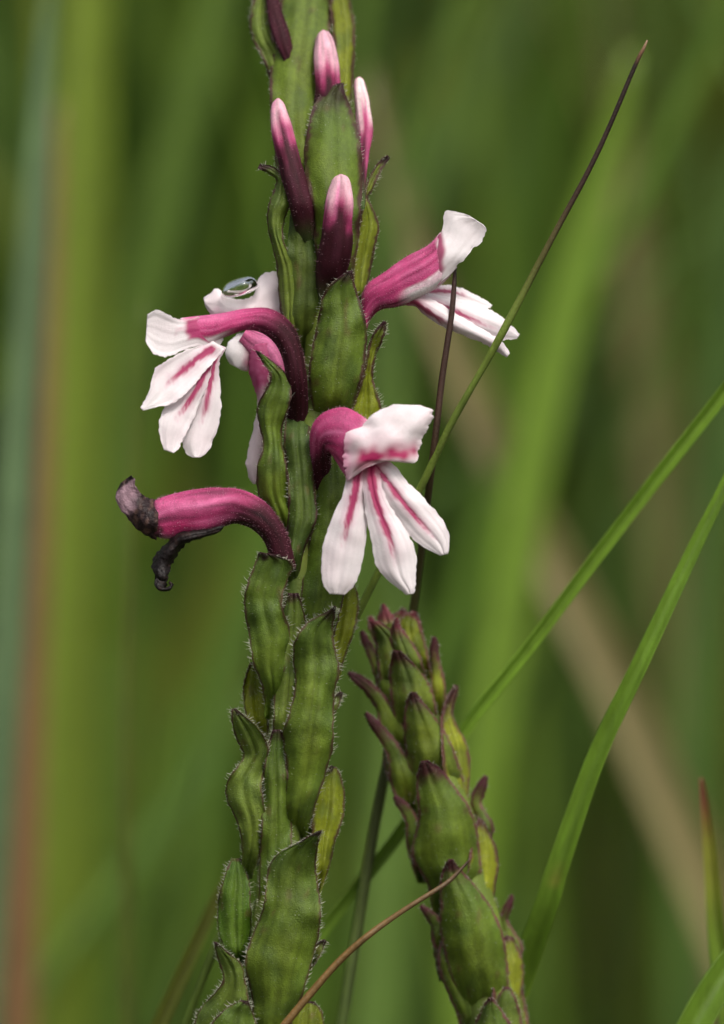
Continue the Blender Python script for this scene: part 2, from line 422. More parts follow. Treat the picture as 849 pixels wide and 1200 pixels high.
B([(340, 1300, 362, 1300), (342, 1240, 378, 1240), (340, 1205, 380, 1208), (344, 1185, 377, 1186), (356, 1172, 368, 1174)], [-6, -14, -14, -10], ([-20, -30, -28, -12], [10, 8, 6, 0]), cut(GREEN_Y, MARG, 2.4, .05, seed=11), hair=0.7)
# small fuzzy tips showing behind the right margin of the front bracts
B(strip_rows([(378, 850, 10), (388, 832, 12), (396, 818, 9), (401, 811, 3)]), [10, 4], [4, 4], cut(GREEN_P, MARG, 2, .3, seed=12), nu=8, nv=16, hair=1.2, fh=10)
B(strip_rows([(360, 1135, 10), (370, 1118, 12), (377, 1106, 8), (382, 1102, 3)]), [10, 4], [4, 4], cut(GREEN_P, MARG, 2, .3, seed=13), nu=8, nv=16, hair=1.2, fh=10)
B([(322, 925, 352, 925), (320, 870, 350, 870), (322, 820, 352, 820), (326, 770, 356, 770), (330, 725, 358, 725), (338, 695, 350, 695)], [-10, -28, -34, -36, -38], [2, -14, -20, -22, -36], cut(GREEN_P, MARG, 2.2, .05, yel=.4, seed=30), hair=0.5)
B([(300, 1090, 336, 1090), (304, 1040, 340, 1040), (306, 985, 342, 985), (308, 935, 340, 935), (311, 890, 336, 890), (320, 855, 330, 855)], [-8, -26, -32, -34, -36], [2, -12, -18, -20, -34], cut(GREEN, MARG, 2.2, .05, yel=.3, seed=31), hair=0.5)
B([(346, 1000, 366, 1000), (346, 960, 372, 960), (350, 915, 376, 915), (358, 880, 378, 880), (366, 856, 372, 856)], [-4, -16, -20, -22], ([2, -10, -14, -22], [8, 4, 2, -12]), cut(GREEN, MARG, 2.2, .05, yel=.4, seed=32), hair=0.4)
# ---- bracts among the flowers
B([(330, 650, 346, 650), (316, 605, 345, 608), (303, 577, 338, 580), (302, 547, 336, 548), (309, 522, 331, 522), (304, 497, 331, 500), (302, 478, 338, 480), (311, 457, 342, 462), (317, 441, 338, 442), (309, 426, 322, 426), (300, 411, 304, 412)],
  [-15, -40, -52, -50, -50, -56, -60, -66], [4, -16, -28, -30, -34, -44, -54, -66], cut(GREEN, PURP, 2.6, .04, yel=.45, seed=14), nv=60, hair=0.3)
B([(334, 720, 350, 718), (336, 665, 354, 656), (336, 632, 362, 630), (338, 606, 372, 606), (338, 576, 369, 576), (336, 546, 367, 546), (333, 515, 364, 515), (336, 482, 362, 482), (343, 455, 357, 455)],
  [-12, -34, -42, -43, -43, -42, -40, -8, 4], [2, -12, -24, -24, -26, -26, -26, 4, 8], cut(GREEN_D, PURP, 2.8, .0, yel=.35, seed=15), hair=0.25)
B([(348, 790, 376, 790), (350, 735, 394, 735), (354, 692, 404, 692), (360, 650, 408, 650), (368, 612, 412, 612), (370, 578, 414, 578), (373, 548, 410, 548), (382, 525, 398, 525)],
  [-10, -32, -38, -38, -36, -30], [6, -4, -8, -8, -8, -20], cut(GREEN, PURP, 2.0, .0, yel=.3, seed=16), nu=24, hair=0.25, fh=60)
B([(372, 500, 406, 496), (366, 472, 416, 468), (362, 442, 424, 442), (365, 416, 428, 416), (370, 392, 430, 391), (375, 366, 426, 366), (378, 348, 420, 346), (388, 333, 415, 331), (408, 318, 413, 317)],
  [-18, -46, -56, -58, -56, -54, -58, -62], [0, -14, -22, -26, -30, -36, -50, -62], cut(GREEN, PURP, 3.6, .12, yel=.5, seed=17), nu=26, nv=52, hair=0.25, fh=60)
B([(374, 345, 410, 345), (370, 290, 419, 290), (364, 235, 423, 235), (357, 188, 424, 190), (361, 152, 420, 156), (367, 127, 412, 130), (379, 109, 405, 110), (396, 98, 403, 97)],
  [-12, -42, -52, -54, -50, -48, -50, -54], [2, -10, -16, -20, -24, -34, -46, -54], cut(GREEN, PURP, 5.5, .2, yel=.5, seed=18, tipw=.7), nu=26, nv=56, hair=0.3, hl=(2, 5), fh=50)
B([(416, 370, 426, 368), (413, 342, 429, 345), (413, 312, 434, 318), (416, 285, 440, 288), (420, 262, 444, 266), (423, 246, 437, 244), (426, 232, 431, 232), (428, 220, 436, 224), (436, 202, 443, 208), (446, 188, 451, 194), (455, 182, 457, 185)],
  [0, 2, 2, 0, -6, -10], ([-10, -14, -14, -8, -10, -12], [14, 18, 20, 8, -2, -8]), cut((0.17, 0.21, 0.016), PURP, 3.6, .12, yel=.7, seed=19), nv=60, hair=0.45)
B([(424, 530, 432, 528), (414, 505, 440, 505), (412, 482, 447, 480), (418, 462, 443, 464), (425, 440, 437, 442), (430, 416, 440, 418), (434, 398, 448, 400), (441, 386, 452, 388), (450, 376, 453, 377)],
  [0, 2, 2, -2, -8, -14], ([-10, -14, -10, -10, -12, -14], [14, 16, 10, 2, -6, -12]), cut(GREEN_Y, PURP, 3.2, .1, yel=.3, seed=20), nv=56, hair=0.5, hl=(4, 8))
B([(336, 420, 350, 420), (332, 380, 348, 380), (327, 345, 350, 345), (325, 312, 347, 318), (319, 285, 340, 300), (314, 260, 332, 280), (316, 238, 333, 258), (322, 222, 340, 238), (324, 210, 336, 212), (314, 203, 322, 196), (302, 197, 305, 192)],
  [-10, -20, -28, -30, -30, -34, -36], ([-4, -8, -10, -12, -20, -36], [-8, -14, -18, -20, -28, -36]), cut(GREEN_P, PURP, 2.6, .1, yel=.5, seed=21), nv=60, hair=0.45)
# centre-left green calyx behind the left bud
B([(342, 420, 372, 420), (336, 370, 378, 370), (336, 320, 380, 320), (338, 280, 376, 280), (342, 240, 372, 240), (350, 215, 362, 215)], [-10, -24, -26, -20, -4], [0, -8, -8, -6, 0], cut(GREEN_D, GREEN_D, 1, 0, yel=.5, seed=22), hair=0)
# ---- top of the spike
B([(335, 240, 382, 240), (324, 190, 378, 195), (318, 135, 372, 150), (317, 92, 376, 100), (321, 52, 384, 58), (328, 10, 388, 12), (334, -35, 384, -35), (348, -75, 356, -77)], [-8, -26, -34, -36, -34, -36, -44], [4, -2, -6, -8, -14, -30, -44], cut(GREEN, PURP, 4.5, .05, yel=.6, seed=23), nu=24, hair=.25, hl=(2, 4), fh=30)
B([(322, 130, 348, 128), (316, 90, 342, 92), (306, 64, 336, 66), (297, 47, 324, 46), (293, 26, 318, 22), (297, 0, 318, -4), (302, -30, 318, -30), (308, -55, 312, -56)], [-4, -16, -22, -24, -28, -34], [2, -4, -8, -12, -22, -34], cut(GREEN_P, PURP, 4.0, .05, yel=.35, seed=24), hair=.4)
B([(392, 165, 406, 165), (393, 115, 412, 112), (392, 72, 415, 72), (389, 30, 416, 30), (387, 0, 410, 0), (385, -40, 404, -40), (391, -78, 395, -79)], [-2, -4, -4, -6, -14], ([-10, -16, -18, -16, -14], [12, 16, 14, 4, -14]), cut((0.19, 0.22, 0.016), PURP, 4.2, .05, yel=.7, seed=25), hair=.35)
for k in range(7):          # the spike goes on to its tip above the picture
    v = -60 - 34 * k; sd = (-1) ** k; c = axu(v); w = 26 - 2.2 * k
    B([(c - w * .3 + sd * 6, v + 70, c + w * .3 + sd * 6, v + 70), (c - w + sd * 12, v + 20, c + w + sd * 12, v + 20), (c - w * .8 + sd * 16, v - 15, c + w * .8 + sd * 16, v - 15), (c - 2 + sd * 18, v - 50, c + 2 + sd * 18, v - 50)],
      [-8, -24, -28, -32], [0, -8, -18, -32], cut(GREEN, PURP, 2.4, .25, seed=40 + k), nu=12, nv=24, hair=.3, fh=0)
for k, v in enumerate(range(-20, 1250, 105)):   # bracts on the far side of the spike
    c = axu(v + 60); w = 22 + 10 * (k % 2)
    B([(c - w * .3, v + 130, c + w * .3, v + 130), (c - w, v + 70, c + w, v + 70), (c - w * .9, v + 20, c + w * .9, v + 20), (c - 2, v - 20, c + 2, v - 20)],
      [12, 44, 48, 60], [4, 16, 30, 60], cut(GREEN, PURP, 2.4, .1, seed=60 + k), nu=12, nv=26, hair=.3, fh=0)
for k in range(9):          # leafy lower stem beneath the picture
    f = 0.05 + k * .1
    q = Pinv(P(np.array([305.0, 1330.0, 0.0])) * (1 - f) + foot * f); sd = (-1) ** k
    B(strip_rows([(q[0], q[1] + 40, 20), (q[0] + sd * 45, q[1] - 30, 40), (q[0] + sd * 85, q[1] - 110, 30), (q[0] + sd * 120, q[1] - 190, 4)]), [q[2] - 10 + 20 * (k % 3 - 1), q[2] - 30 + 40 * (k % 3 - 1)], [q[2], q[2] + 20 * (k % 3 - 1)],
      cut(GREEN, PURP, 2.2, .05, seed=80 + k), nu=10, nv=24, hair=.2, fh=0)

# ---- buds
def bud(axis, rad, d, pale, dark, seed, col_hi=(0.70, 0.42, 0.48), name='bud'):
    rows = []
    p = np.array(axis, float); t = np.gradient(p, axis=0); t /= np.linalg.norm(t, axis=1)[:, None]
    dd = np.interp(np.linspace(0, 1, len(axis)), np.linspace(0, 1, len(d)), d)
    for i in range(len(axis)):
        nrm = np.array([t[i, 1], -t[i, 0]]) * rad[i]
        rows.append((p[i, 0] - nrm[0], p[i, 1] - nrm[1], p[i, 0] + nrm[0], p[i, 1] + nrm[1], dd[i], rad[i]))
    def cf(c, tt, u, v, s):
        k = tt + 0.07 * nz(u * .12, v * .05, seed) - 0.12 * math.exp(-((c + .1) / .25) ** 2) * (1 if s > 0 else 0)
        x = lerp(MAROON, PINK, sm(dark, pale, k) * .8)
        x = lerp(x, col_hi, sm(pale - .06, pale + .14, k))
        x = lerp(GREEN_D, x, sm(.02, .2, tt))
        return lerp(x, PINK_L, 0.5 * sm(.93, 1, tt))
    V, F, C, G, N = tube(rows, cf, 24, 50, cap=True, lump=.16, seed=seed, rib=.035, streak=.8)
    o = mesh_obj(name, V, F, C, M_TUBE, plant, foot)
    H = Hairs(); tube_hairs(H, G, N, 260, (2, 4), .22, 0, .8, col=(.35, .2, .24)); H.build(o, foot)
    return o
bud([(386, 150), (384, 125), (384, 100), (383, 75), (381, 52), (379.5, 40), (379, 35)], [12, 15, 15, 14, 11.5, 7.5, 1], [-12, -26, -36, -42, -44, -45, -46], .42, .25, 1)
bud([(362, 300), (358, 265), (351, 230), (342, 198), (334, 165), (328, 138), (326, 122), (326, 115)], [8, 12, 13, 13.5, 13, 10.5, 7.5, 1], [-4, -22, -38, -48, -52, -54, -55, -56], .62, .46, 2)
bud([(384, 365), (388, 335), (391, 305), (395, 270), (398, 240), (400, 218), (400, 208), (399.5, 204)], [12, 17, 19, 18, 16, 12, 8, 1], [-10, -26, -46, -58, -64, -66, -67, -68], .54, .40, 3)
bud([(424, 245), (425, 215), (427, 180), (428, 150), (425, 122), (422, 104), (421, 94), (421, 90)], [4, 4.5, 6, 9.5, 9, 7, 5, 1], [-20, -26, -24], .42, .1, 4, col_hi=(0.84, 0.68, 0.66))
bud([(344, 90), (338, 66), (329, 40), (322, 14), (318, -14), (316, -40)], [4, 8, 10, 9, 7, 1], [-10, -28, -38, -40, -38, -36], 1.6, .9, 5)

# ---- flowers
def petal(parent, rows, dm, de, stripes=(), base_pink=0.0, nu=26, nv=46, seed=0, jit=1.6, ruf=4, name='petal', colf=None, tip_blush=0.0, mat=None, thick=0.9, dent=0.0, pr=0.28):
    def cf(s, t, hw, u, v, l, tot):
        c = WHITE
        c = lerp(c, BLUSH, 0.14 + 0.16 * nz(u * .03, v * .03, seed))
        for (s0, s1, w, t0, t1, st) in stripes:
            sc = s0 + (s1 - s0) * t
            dist = abs(s - sc) * hw
            ww = w * 1.2 * (1 - 0.45 * t) * (1 + .5 * nz(l * .11, seed, 3))
            fade = sm(t0 - .02, t0 + .02, t) * (1 - sm(t1 * .6, t1, t + .08 * nz(l * .3, s * 9, seed)))
            dist += 1.3 * nz(u * .35, v * .35, seed + 2)
            k = (1 - sm(ww * .55, ww * 1.0, dist)) * min(1, fade * (1.15 + .5 * nz(u * .6, v * .6, seed)))
            c = lerp(c, lerp(CRIM, PINK_L, .8 * sm(.7 * t1, t1 * 1.1, t)), min(1, k * (st + .08)))
            k2 = (1 - sm(ww * .8, ww * 2.6, dist)) * fade
            c = lerp(c, PINK_L, .28 * k2)
        vn = abs(math.sin(11 * s + 2.2 * t * s + seed)) ** 6
        c = tuple(q * (1 - .045 * vn * (1 - .5 * t)) for q in c)
        if base_pink:
            c = lerp(c, CRIM, .8 * (1 - sm(base_pink * .3, base_pink, t + .03 * nz(u * .2, v * .2, seed))))
        return c
    V, F, C, G = sheet(prof(rows, dm, de), colf or cf, nu, nv, jit=jit, jf=.2, ruf=ruf, rf=.045, seed=seed, dent=dent, ridge=pr)
    return mesh_obj(name, V, F, C, mat or M_PETAL, parent, foot, thick=thick)

def flower_tube(rows, dm, rd, cf, nh=500, lump=.05, seed=0, hc=(.55, .30, .38), label=None):
    m = len(rows)
    sp = lambda x: [x] * m if isinstance(x, (int, float)) else list(np.interp(np.linspace(0, 1, m), np.linspace(0, 1, len(x)), x))
    dm, rd = sp(dm), sp(rd)
    R = [tuple(rows[i]) + (dm[i], rd[i]) for i in range(m)]
    V, F, C, G, N = tube(R, cf, 40, 80, lump=lump * 1.6, seed=seed, rib=.022, streak=.75)
    o = mesh_obj('flower', V, F, C, M_TUBE, plant, foot, thick=1.6)
    if label: o['label'] = label
    H = Hairs(); tube_hairs(H, G, N, int(nh * 1.5), (2, 4.2), .24, 0, .96, col=hc); H.build(o, foot)
    return o

# left flower
def c1(c, t, u, v, s):
    x = lerp(MAROON, PINK, sm(.42, .66, t + .05 * nz(u * .06, v * .06)))
    x = lerp(x, PINK_L, .55 * sm(.6, .85, t) * sm(-.2, -.85, c) + .0)
    x = lerp(x, CRIM, .45 * math.exp(-((c - .35) / .3) ** 2) * sm(.5, .7, t))
    lo = sm(.38, .58, c) * sm(.62, .74, t)
    x = lerp(x, WHITE, lo * .9)
    return lerp(x, WHITE, sm(.93, 1.0, t + .04 * nz(u * .15, v * .15) + .02 * c))
f1 = flower_tube([(334, 535, 358, 535), (336, 490, 361, 500), (336, 450, 359, 445), (331, 418, 352, 404), (316, 395, 341, 379), (292, 386, 318, 363), (262, 395, 290, 363), (240, 405, 262, 368), (225, 404, 235, 371), (212, 402, 212, 374)],
  [10, -6, -44, -54, -58, -60, -61, -62, -63, -64], [10, 12, 13, 13, 13, 13, 12], lambda c, t, u, v, s: c1(-c, t, u, v, s), seed=1, label='maroon and pink tubed flower with white hooded lip and three striped lower petals')
def lip1(s, t, hw, u, v, l, tot):
    c = lerp(WHITE, BLUSH, .1 + .12 * nz(u * .04, v * .04, 3))
    e = 222 + 12 * nz(u * .1, v * .12, 1) + 6 * s
    k = (1 - sm(.30, .55, s + .1 * nz(u * .1, v * .1))) * sm(-1.2, -.8, s)
    return lerp(c, PINK, k * sm(e - 12, e + 4, u))
petal(f1, [(258, 370, 262, 398), (243, 371, 250, 414), (228, 373, 234, 406), (214, 375, 216, 410), (203, 372, 203, 416), (192, 366, 190, 418), (182, 363, 178, 412), (173, 369, 171, 400)],
  [-64, -70, -77, -79, -80, -82, -84, -86], ([-56, -62, -72, -76, -80, -84, -86, -88], [-60, -66, -74, -78, -82, -84, -86, -88]), seed=2, jit=2.0, ruf=3, name='upper_lip', colf=lip1, nu=34, nv=60)
petal(f1, [(249, 399, 263, 409), (222, 409, 247, 428), (200, 420, 229, 449), (182, 433, 213, 466), (177, 452, 199, 474), (170, 469, 184, 477), (165, 478, 168, 481)], [-70, -78, -84, -90, -92], [-68, -80, -88, -90, -92], [(0, .0, 4.6, 0.04, .72, .95)], seed=3)
petal(f1, [(252, 403, 264, 408), (237, 424, 250, 433), (222, 446, 240, 460), (205, 466, 229, 486), (193, 478, 222, 500), (187, 496, 215, 513), (188, 513, 210, 525), (192, 527, 204, 531)], [-70, -76, -82, -86, -88], [-66, -72, -78, -84, -88], [(.1, .05, 4.2, 0.02, .78, .97)], seed=4)
petal(f1, [(254, 403, 265, 407), (246, 426, 258, 422), (240, 445, 257, 443), (228, 475, 259, 478), (217, 505, 254, 506), (214, 519, 248, 521), (219, 531, 242, 531), (227, 536, 234, 536)], [-70, -70, -72, -74, -76], [-66, -66, -66, -68, -74], [(-.1, -.15, 3.8, 0.02, .74, .9)], seed=5)

# right flower
def c3(c, t, u, v, s):
    x = lerp(lerp(PINK, CRIM, .35), PINK, sm(.0, .3, t))
    x = lerp(x, PINK_L, .3 * sm(.1, .9, -c) * (nz(u * .05, v * .05) * .5 + .7))
    x = lerp(x, (0.20, 0.012, 0.05), .75 * sm(.45, .95, c + .1 * nz(u * .06, v * .06)) * (1 - sm(.55, .8, t)))
    lo = sm(.30, .55, c + .05 * nz(u * .12, v * .12)) * sm(.42, .60, t)
    x = lerp(x, WHITE, lo * .92)
    return lerp(x, WHITE, sm(.86, .95, t + .05 * nz(u * .12, v * .12) + .03 * c))
f3 = flower_tube([(424, 350, 428, 392), (428, 338, 434, 374), (437, 328, 446, 362), (452, 318, 466, 358), (472, 305, 484, 351), (490, 295, 504, 342), (505, 285, 520, 330), (517, 273, 535, 312)],
  [-4, -10, -14, -16, -18], [12, 15, 17, 17, 15, 12], c3, nh=700, seed=3, label='bright pink tubed flower in profile with upswept white lip')
def lip3(s, t, hw, u, v, l, tot):
    c = lerp(WHITE, BLUSH, .08 + .1 * nz(u * .04, v * .04, 5))
    return lerp(c, PINK, .9 * (1 - sm(.32, .46, t + .06 * nz(u * .1, v * .1) + .16 * max(0, s + .25))))
petal(f3, [(492, 294, 500, 336), (504, 286, 512, 336), (515, 276, 524, 325), (520, 264, 540, 308), (520, 253, 556, 291), (525, 247, 567, 279), (540, 249, 570, 270), (552, 254, 566, 263)],
  [-20, -27, -33, -32, -31, -30, -31, -32], ([-10, -18, -26, -28, -28, -29, -30, -31], [-12, -20, -26, -27, -27, -28, -29, -31]), seed=6, jit=2.0, name='upper_lip', colf=lip3, nu=34, nv=56)
petal(f3, [(444, 346, 448, 359), (466, 346, 468, 358), (486, 342, 485, 358), (503, 349, 499, 369), (524, 361, 518, 382), (549, 376, 541, 392), (573, 390, 563, 400), (589, 401, 582, 411), (598, 414, 594, 419)], [-14, -16, -16, -14, -14, -16], ([-8, -8, -8, -4, -6, -16], [-10, -8, -4, -2, -4, -14]), [(.45, .5, 3.4, .0, .6, .8)], .42, seed=7, ruf=3)
petal(f3, [(460, 340, 464, 352), (486, 341, 488, 354), (513, 346, 512, 364), (540, 351, 539, 381), (565, 359, 564, 394), (586, 370, 583, 400), (600, 382, 594, 398), (609, 392, 606, 397)], [0, 0, 2, 2], ([4, 8, 10, 6], [0, 2, 4, 2]), [(.1, .15, 3.6, .12, .85, .85)], seed=8, ruf=3)
petal(f3, [(468, 336, 472, 348), (488, 337, 492, 350), (510, 335, 512, 350), (530, 335, 530, 353), (550, 342, 547, 357), (567, 351, 563, 361), (577, 358, 575, 361)], [16, 16, 18, 20], ([22, 26, 26, 22], [10, 10, 12, 18]), [(-.2, -.2, 2.6, .1, .8, .8)], seed=9, ruf=2)

# front flower
def c4(c, t, u, v, s):
    x = lerp(MAROON, PINK, sm(.22, .42, t + .05 * nz(u * .06, v * .06) - .10 * c))
    x = lerp(x, PINK_L, .45 * sm(.4, .9, t) * (nz(u * .08, v * .08) * .5 + .5))
    x = lerp(x, CRIM, .5 * math.exp(-((c - .5) / .25) ** 2) * sm(.4, .6, t))
    return lerp(x, BLUSH, sm(.88, 1, t))
f4 = flower_tube([(368, 590, 390, 592), (365, 556, 389, 562), (364, 526, 387, 541), (365, 504, 388, 532), (373, 490, 391, 534), (387, 481, 396, 541), (405, 477, 401, 549), (422, 484, 405, 556), (442, 500, 408, 562)],
  [0, -20, -40, -54, -62, -70, -78, -86, -92], [9, 11, 12, 13, 14, 14, 13, 11, 8], c4, nh=600, seed=4, label='face-on flower with ragged white upper lip over three spread striped petals')
def lip4(s, t, hw, u, v, l, tot):
    c = lerp(WHITE, BLUSH, .18 + .2 * nz(u * .03, v * .03, 8))
    line = 534 - .10 * (u - 430) + 5 * nz(u * .09, v * .05)
    k = math.exp(-((v - line) / 9.5) ** 2) * sm(410, 428, u) * (1 - sm(484, 494, u)) * (1.0 + .6 * nz(u * .07, v * .1, 4))
    k += .55 * math.exp(-(((u - 425) / 16) ** 2 + ((v - 548) / 10) ** 2))
    c = lerp(c, PINK_L, .75 * (1 - sm(402, 420, u + 4 * nz(u * .1, v * .1, 3))) * sm(500, 522, v))
    c = lerp(c, lerp(CRIM, PINK, .35), min(1, k))
    c = lerp(c, BLUSH, .4 * math.exp(-((v - 515) / 10) ** 2) * (nz(u * .05, v * .05) * .5 + .5))
    return c
petal(f4, [(407, 564, 411, 561), (405, 553, 434, 546), (403, 543, 462, 539), (403, 532, 487, 542), (404, 519, 491, 527), (407, 507, 495, 514), (424, 500, 501, 502), (433, 489, 507, 490), (446, 481, 506, 481), (462, 474, 494, 475)],
  [-100, -106, -112, -114, -113, -111, -107, -102], ([-96, -98, -98, -98, -99, -100, -100, -98], [-100, -108, -104, -96, -96, -98, -98, -98]), seed=10, jit=3.0, ruf=8, name='upper_lip', colf=lip4, nu=44, nv=54)
petal(f4, [(409, 545, 434, 544), (406, 560, 432, 562), (402, 580, 430, 584), (389, 608, 430, 611), (380, 636, 428, 640), (377, 664, 423, 666), (379, 684, 416, 685), (387, 696, 404, 697)], [-94, -98, -98, -94, -88], [-90, -90, -88, -86, -86], [(-.05, -.05, 5.0, 0.02, .66, .92)], .16, seed=11, nu=34, dent=1.5)
petal(f4, [(421, 540, 446, 540), (424, 560, 446, 558), (427, 584, 451, 580), (430, 608, 464, 603), (436, 635, 480, 629), (440, 660, 488, 653), (452, 677, 487, 674), (469, 691, 487, 688), (477, 697, 484, 696)], [-95, -102, -104, -102, -98], [-91, -96, -96, -94, -96], [(.1, -.12, 5.4, 0.0, .78, 1.0)], .20, seed=12, nu=34, dent=1.5)
petal(f4, [(424, 549, 444, 532), (431, 558, 450, 539), (440, 571, 463, 546), (450, 587, 479, 566), (462, 606, 496, 583), (477, 624, 512, 601), (492, 638, 523, 617), (506, 646, 527, 632), (516, 651, 525, 649)], [-93, -96, -96, -94, -92], [-90, -90, -90, -90, -90], [(-.1, .0, 4.2, 0.0, .92, .95)], .18, seed=13, nu=34, dent=1.5)

# rear flower behind the left flower
def c2(c, t, u, v, s):
    x = lerp(lerp(MAROON, PINK, .35), PINK_L, sm(.1, .5, t + .1 * nz(u * .1, v * .1)))
    return lerp(x, PINK, .6 * sm(.6, 1, t))
f2 = flower_tube([(348, 470, 326, 462), (340, 435, 322, 446), (330, 412, 312, 428), (318, 396, 299, 420), (303, 389, 288, 412), (290, 384, 280, 400)], [10, 12, 14, 14], [11, 12, 12, 11], c2, nh=350, seed=5, label='rear flower turned away with water drop on its white lip')
def lip2(s, t, hw, u, v, l, tot):
    c = lerp(WHITE, BLUSH, .25 + .2 * nz(u * .04, v * .04, 2))
    return lerp(c, PINK_L, .75 * sm(358, 376, v + 6 * nz(u * .1, v * .1)))
petal(f2, [(239, 350, 241, 358), (247, 343, 252, 374), (256, 339, 262, 378), (264, 347, 272, 382), (281, 351, 287, 384), (297, 347, 300, 384), (305, 324, 312, 384), (318, 319, 322, 382), (327, 321, 332, 378), (331, 340, 336, 372)],
  [14, 6, 2, 6, 12], ([22, 16, 14, 16, 20], [16, 10, 6, 10, 14]), seed=14, jit=1.8, name='upper_lip', colf=lip2, nu=26, nv=70)
petal(f2, [(292, 388, 306, 400), (278, 392, 300, 420), (268, 402, 296, 430), (265, 414, 290, 434), (270, 426, 284, 434)], [6, 6, 10], [14, 16, 18], seed=15, colf=lambda s, t, hw, u, v, l, tot: lerp(WHITE, PINK, .85 * sm(280, 296, u + 5 * nz(u * .1, v * .1))))
petal(f2, [(292, 405, 322, 400), (293, 418, 322, 418), (292, 436, 320, 440), (298, 452, 316, 454), (302, 470, 314, 472), (299, 495, 314, 495), (293, 520, 312, 522), (289, 543, 308, 545), (292, 558, 304, 558), (297, 567, 301, 567)], [0, -6, -6, 2, 8], [10, 8, 8, 10, 12], seed=16, nv=60,
      colf=lambda s, t, hw, u, v, l, tot: lerp(lerp(WHITE, BLUSH, .35 + .5 * sm(0, 1, s)), lerp(PINK, PINK_L, nz(u * .2, v * .2) * .5 + .4), 1 - sm(446, 474, v + 8 * s)))

# withered flower
def c5(c, t, u, v, s):
    x = lerp((0.04, 0.005, 0.011), lerp(PINK, MAROON, .15), sm(.30, .58, t + .05 * nz(u * .06, v * .06) - .10 * c))
    x = lerp(x, PINK_L, .5 * sm(.4, .6, t) * math.exp(-((c + .45) / .4) ** 2) * (.8 + .5 * nz(u * .1, v * .1)))
    x = lerp(x, CRIM, .5 * sm(.5, .8, t) * math.exp(-((c - .55) / .3) ** 2))
    x = lerp(x, BLUSH, .5 * sm(.78, .95, t) * sm(.75, .95, c))
    return lerp(x, (.03, .015, .016), .9 * sm(.90, .97, t + .08 * nz(u * .12, v * .12, 6)))
f5 = flower_tube([(347, 668, 319, 664), (339, 632, 311, 634), (326, 607, 298, 620), (309, 588, 281, 614), (285, 574, 265, 615), (260, 571, 252, 621), (234, 575, 237, 625), (205, 580, 213, 628), (186, 586, 196, 630), (179, 592, 180, 628)],
  [-36, -48, -54, -58, -60], [13, 15, 17, 19, 20, 17, 14], c5, nh=1100, seed=6, lump=.09, label='withered pink flower tube with shrivelled blackened lips')
def dry(s, t, hw, u, v, l, tot):
    k = nz(u * .16, v * .16, 3) * .5 + .5
    x = lerp((0.014, 0.007, 0.008), (0.07, 0.038, 0.03), sm(.45, .8, k))
    return lerp(x, (0.20, 0.125, 0.15), sm(.42, .62, t + .12 * nz(u * .1, v * .1)) * (1 - sm(.86, .93, t)))
petal(f5, [(187, 586, 184, 632), (178, 585, 172, 628), (169, 581, 160, 619), (162, 574, 149, 606), (158, 567, 140, 594), (158, 561, 136, 580), (154, 557, 142, 566)], [-78, -80, -74, -70, -66], ([-62, -66, -70, -72], [-64, -66, -64, -62]), seed=17, colf=dry, name='upper_lip', mat=M_DRY, jit=1.6, ruf=12)
def black(s, t, hw, u, v, l, tot):
    return lerp((0.007, 0.0045, 0.0045), (0.03, 0.017, 0.015), sm(.55, .9, nz(u * .2, v * .2, 1) * .5 + .5))
petal(f5, [(262, 617, 258, 622), (240, 622, 238, 629), (218, 624, 222, 634), (205, 629, 213, 640), (193, 640, 206, 652), (182, 654, 200, 663), (180, 666, 197, 671), (184, 676, 196, 678), (183, 686, 194, 684), (186, 691, 194, 688)], [-66, -76, -78, -72, -76, -66], [-60, -66, -62, -70, -58], seed=18, colf=black, mat=M_DRY, jit=3.0, ruf=16, thick=3.0, nv=60)
petal(f5, [(186, 672, 198, 676), (182, 684, 192, 688), (188, 691, 194, 690), (198, 691, 202, 686), (203, 684, 198, 682)], [-72, -80, -74], [-70, -76, -70], seed=19, colf=black, mat=M_DRY, jit=1.5, ruf=6, thick=3.0, nu=10, nv=24)

LEAN = None
# water drop held on the rear flower's lip
dv, df = [], []
nu_, nv_ = 40, 24
for i in range(nv_ + 1):
    th = math.pi * i / nv_
    for j in range(nu_):
        ph = 2 * math.pi * j / nu_
        x, y, z = math.sin(th) * math.cos(ph), math.cos(th), math.sin(th) * math.sin(ph)
        sq = 1.0 if y > 0 else 0.85
        w_ = 1 + .10 * nz(x * 1.4, y * 1.4, z * 1.4 + 4)
        dv.append((281 + (x * 21 + 4 * y) * w_, 337.5 - (y * 13 * sq + x * 2.5) * w_, -1 + z * 20 * w_))
for i in range(nv_):
    for j in range(nu_):
        df.append((i * nu_ + j, i * nu_ + (j + 1) % nu_, (i + 1) * nu_ + (j + 1) % nu_, (i + 1) * nu_ + j))
dvp = P(np.array(dv)); dbase = dvp[-1]
wd = mesh_obj('water_droplet', dvp, df, None, M_WATER, None, dbase); wd.location = dbase
tag(wd, 'clear water droplet lodged in the white lip of the rear flower', 'droplet')

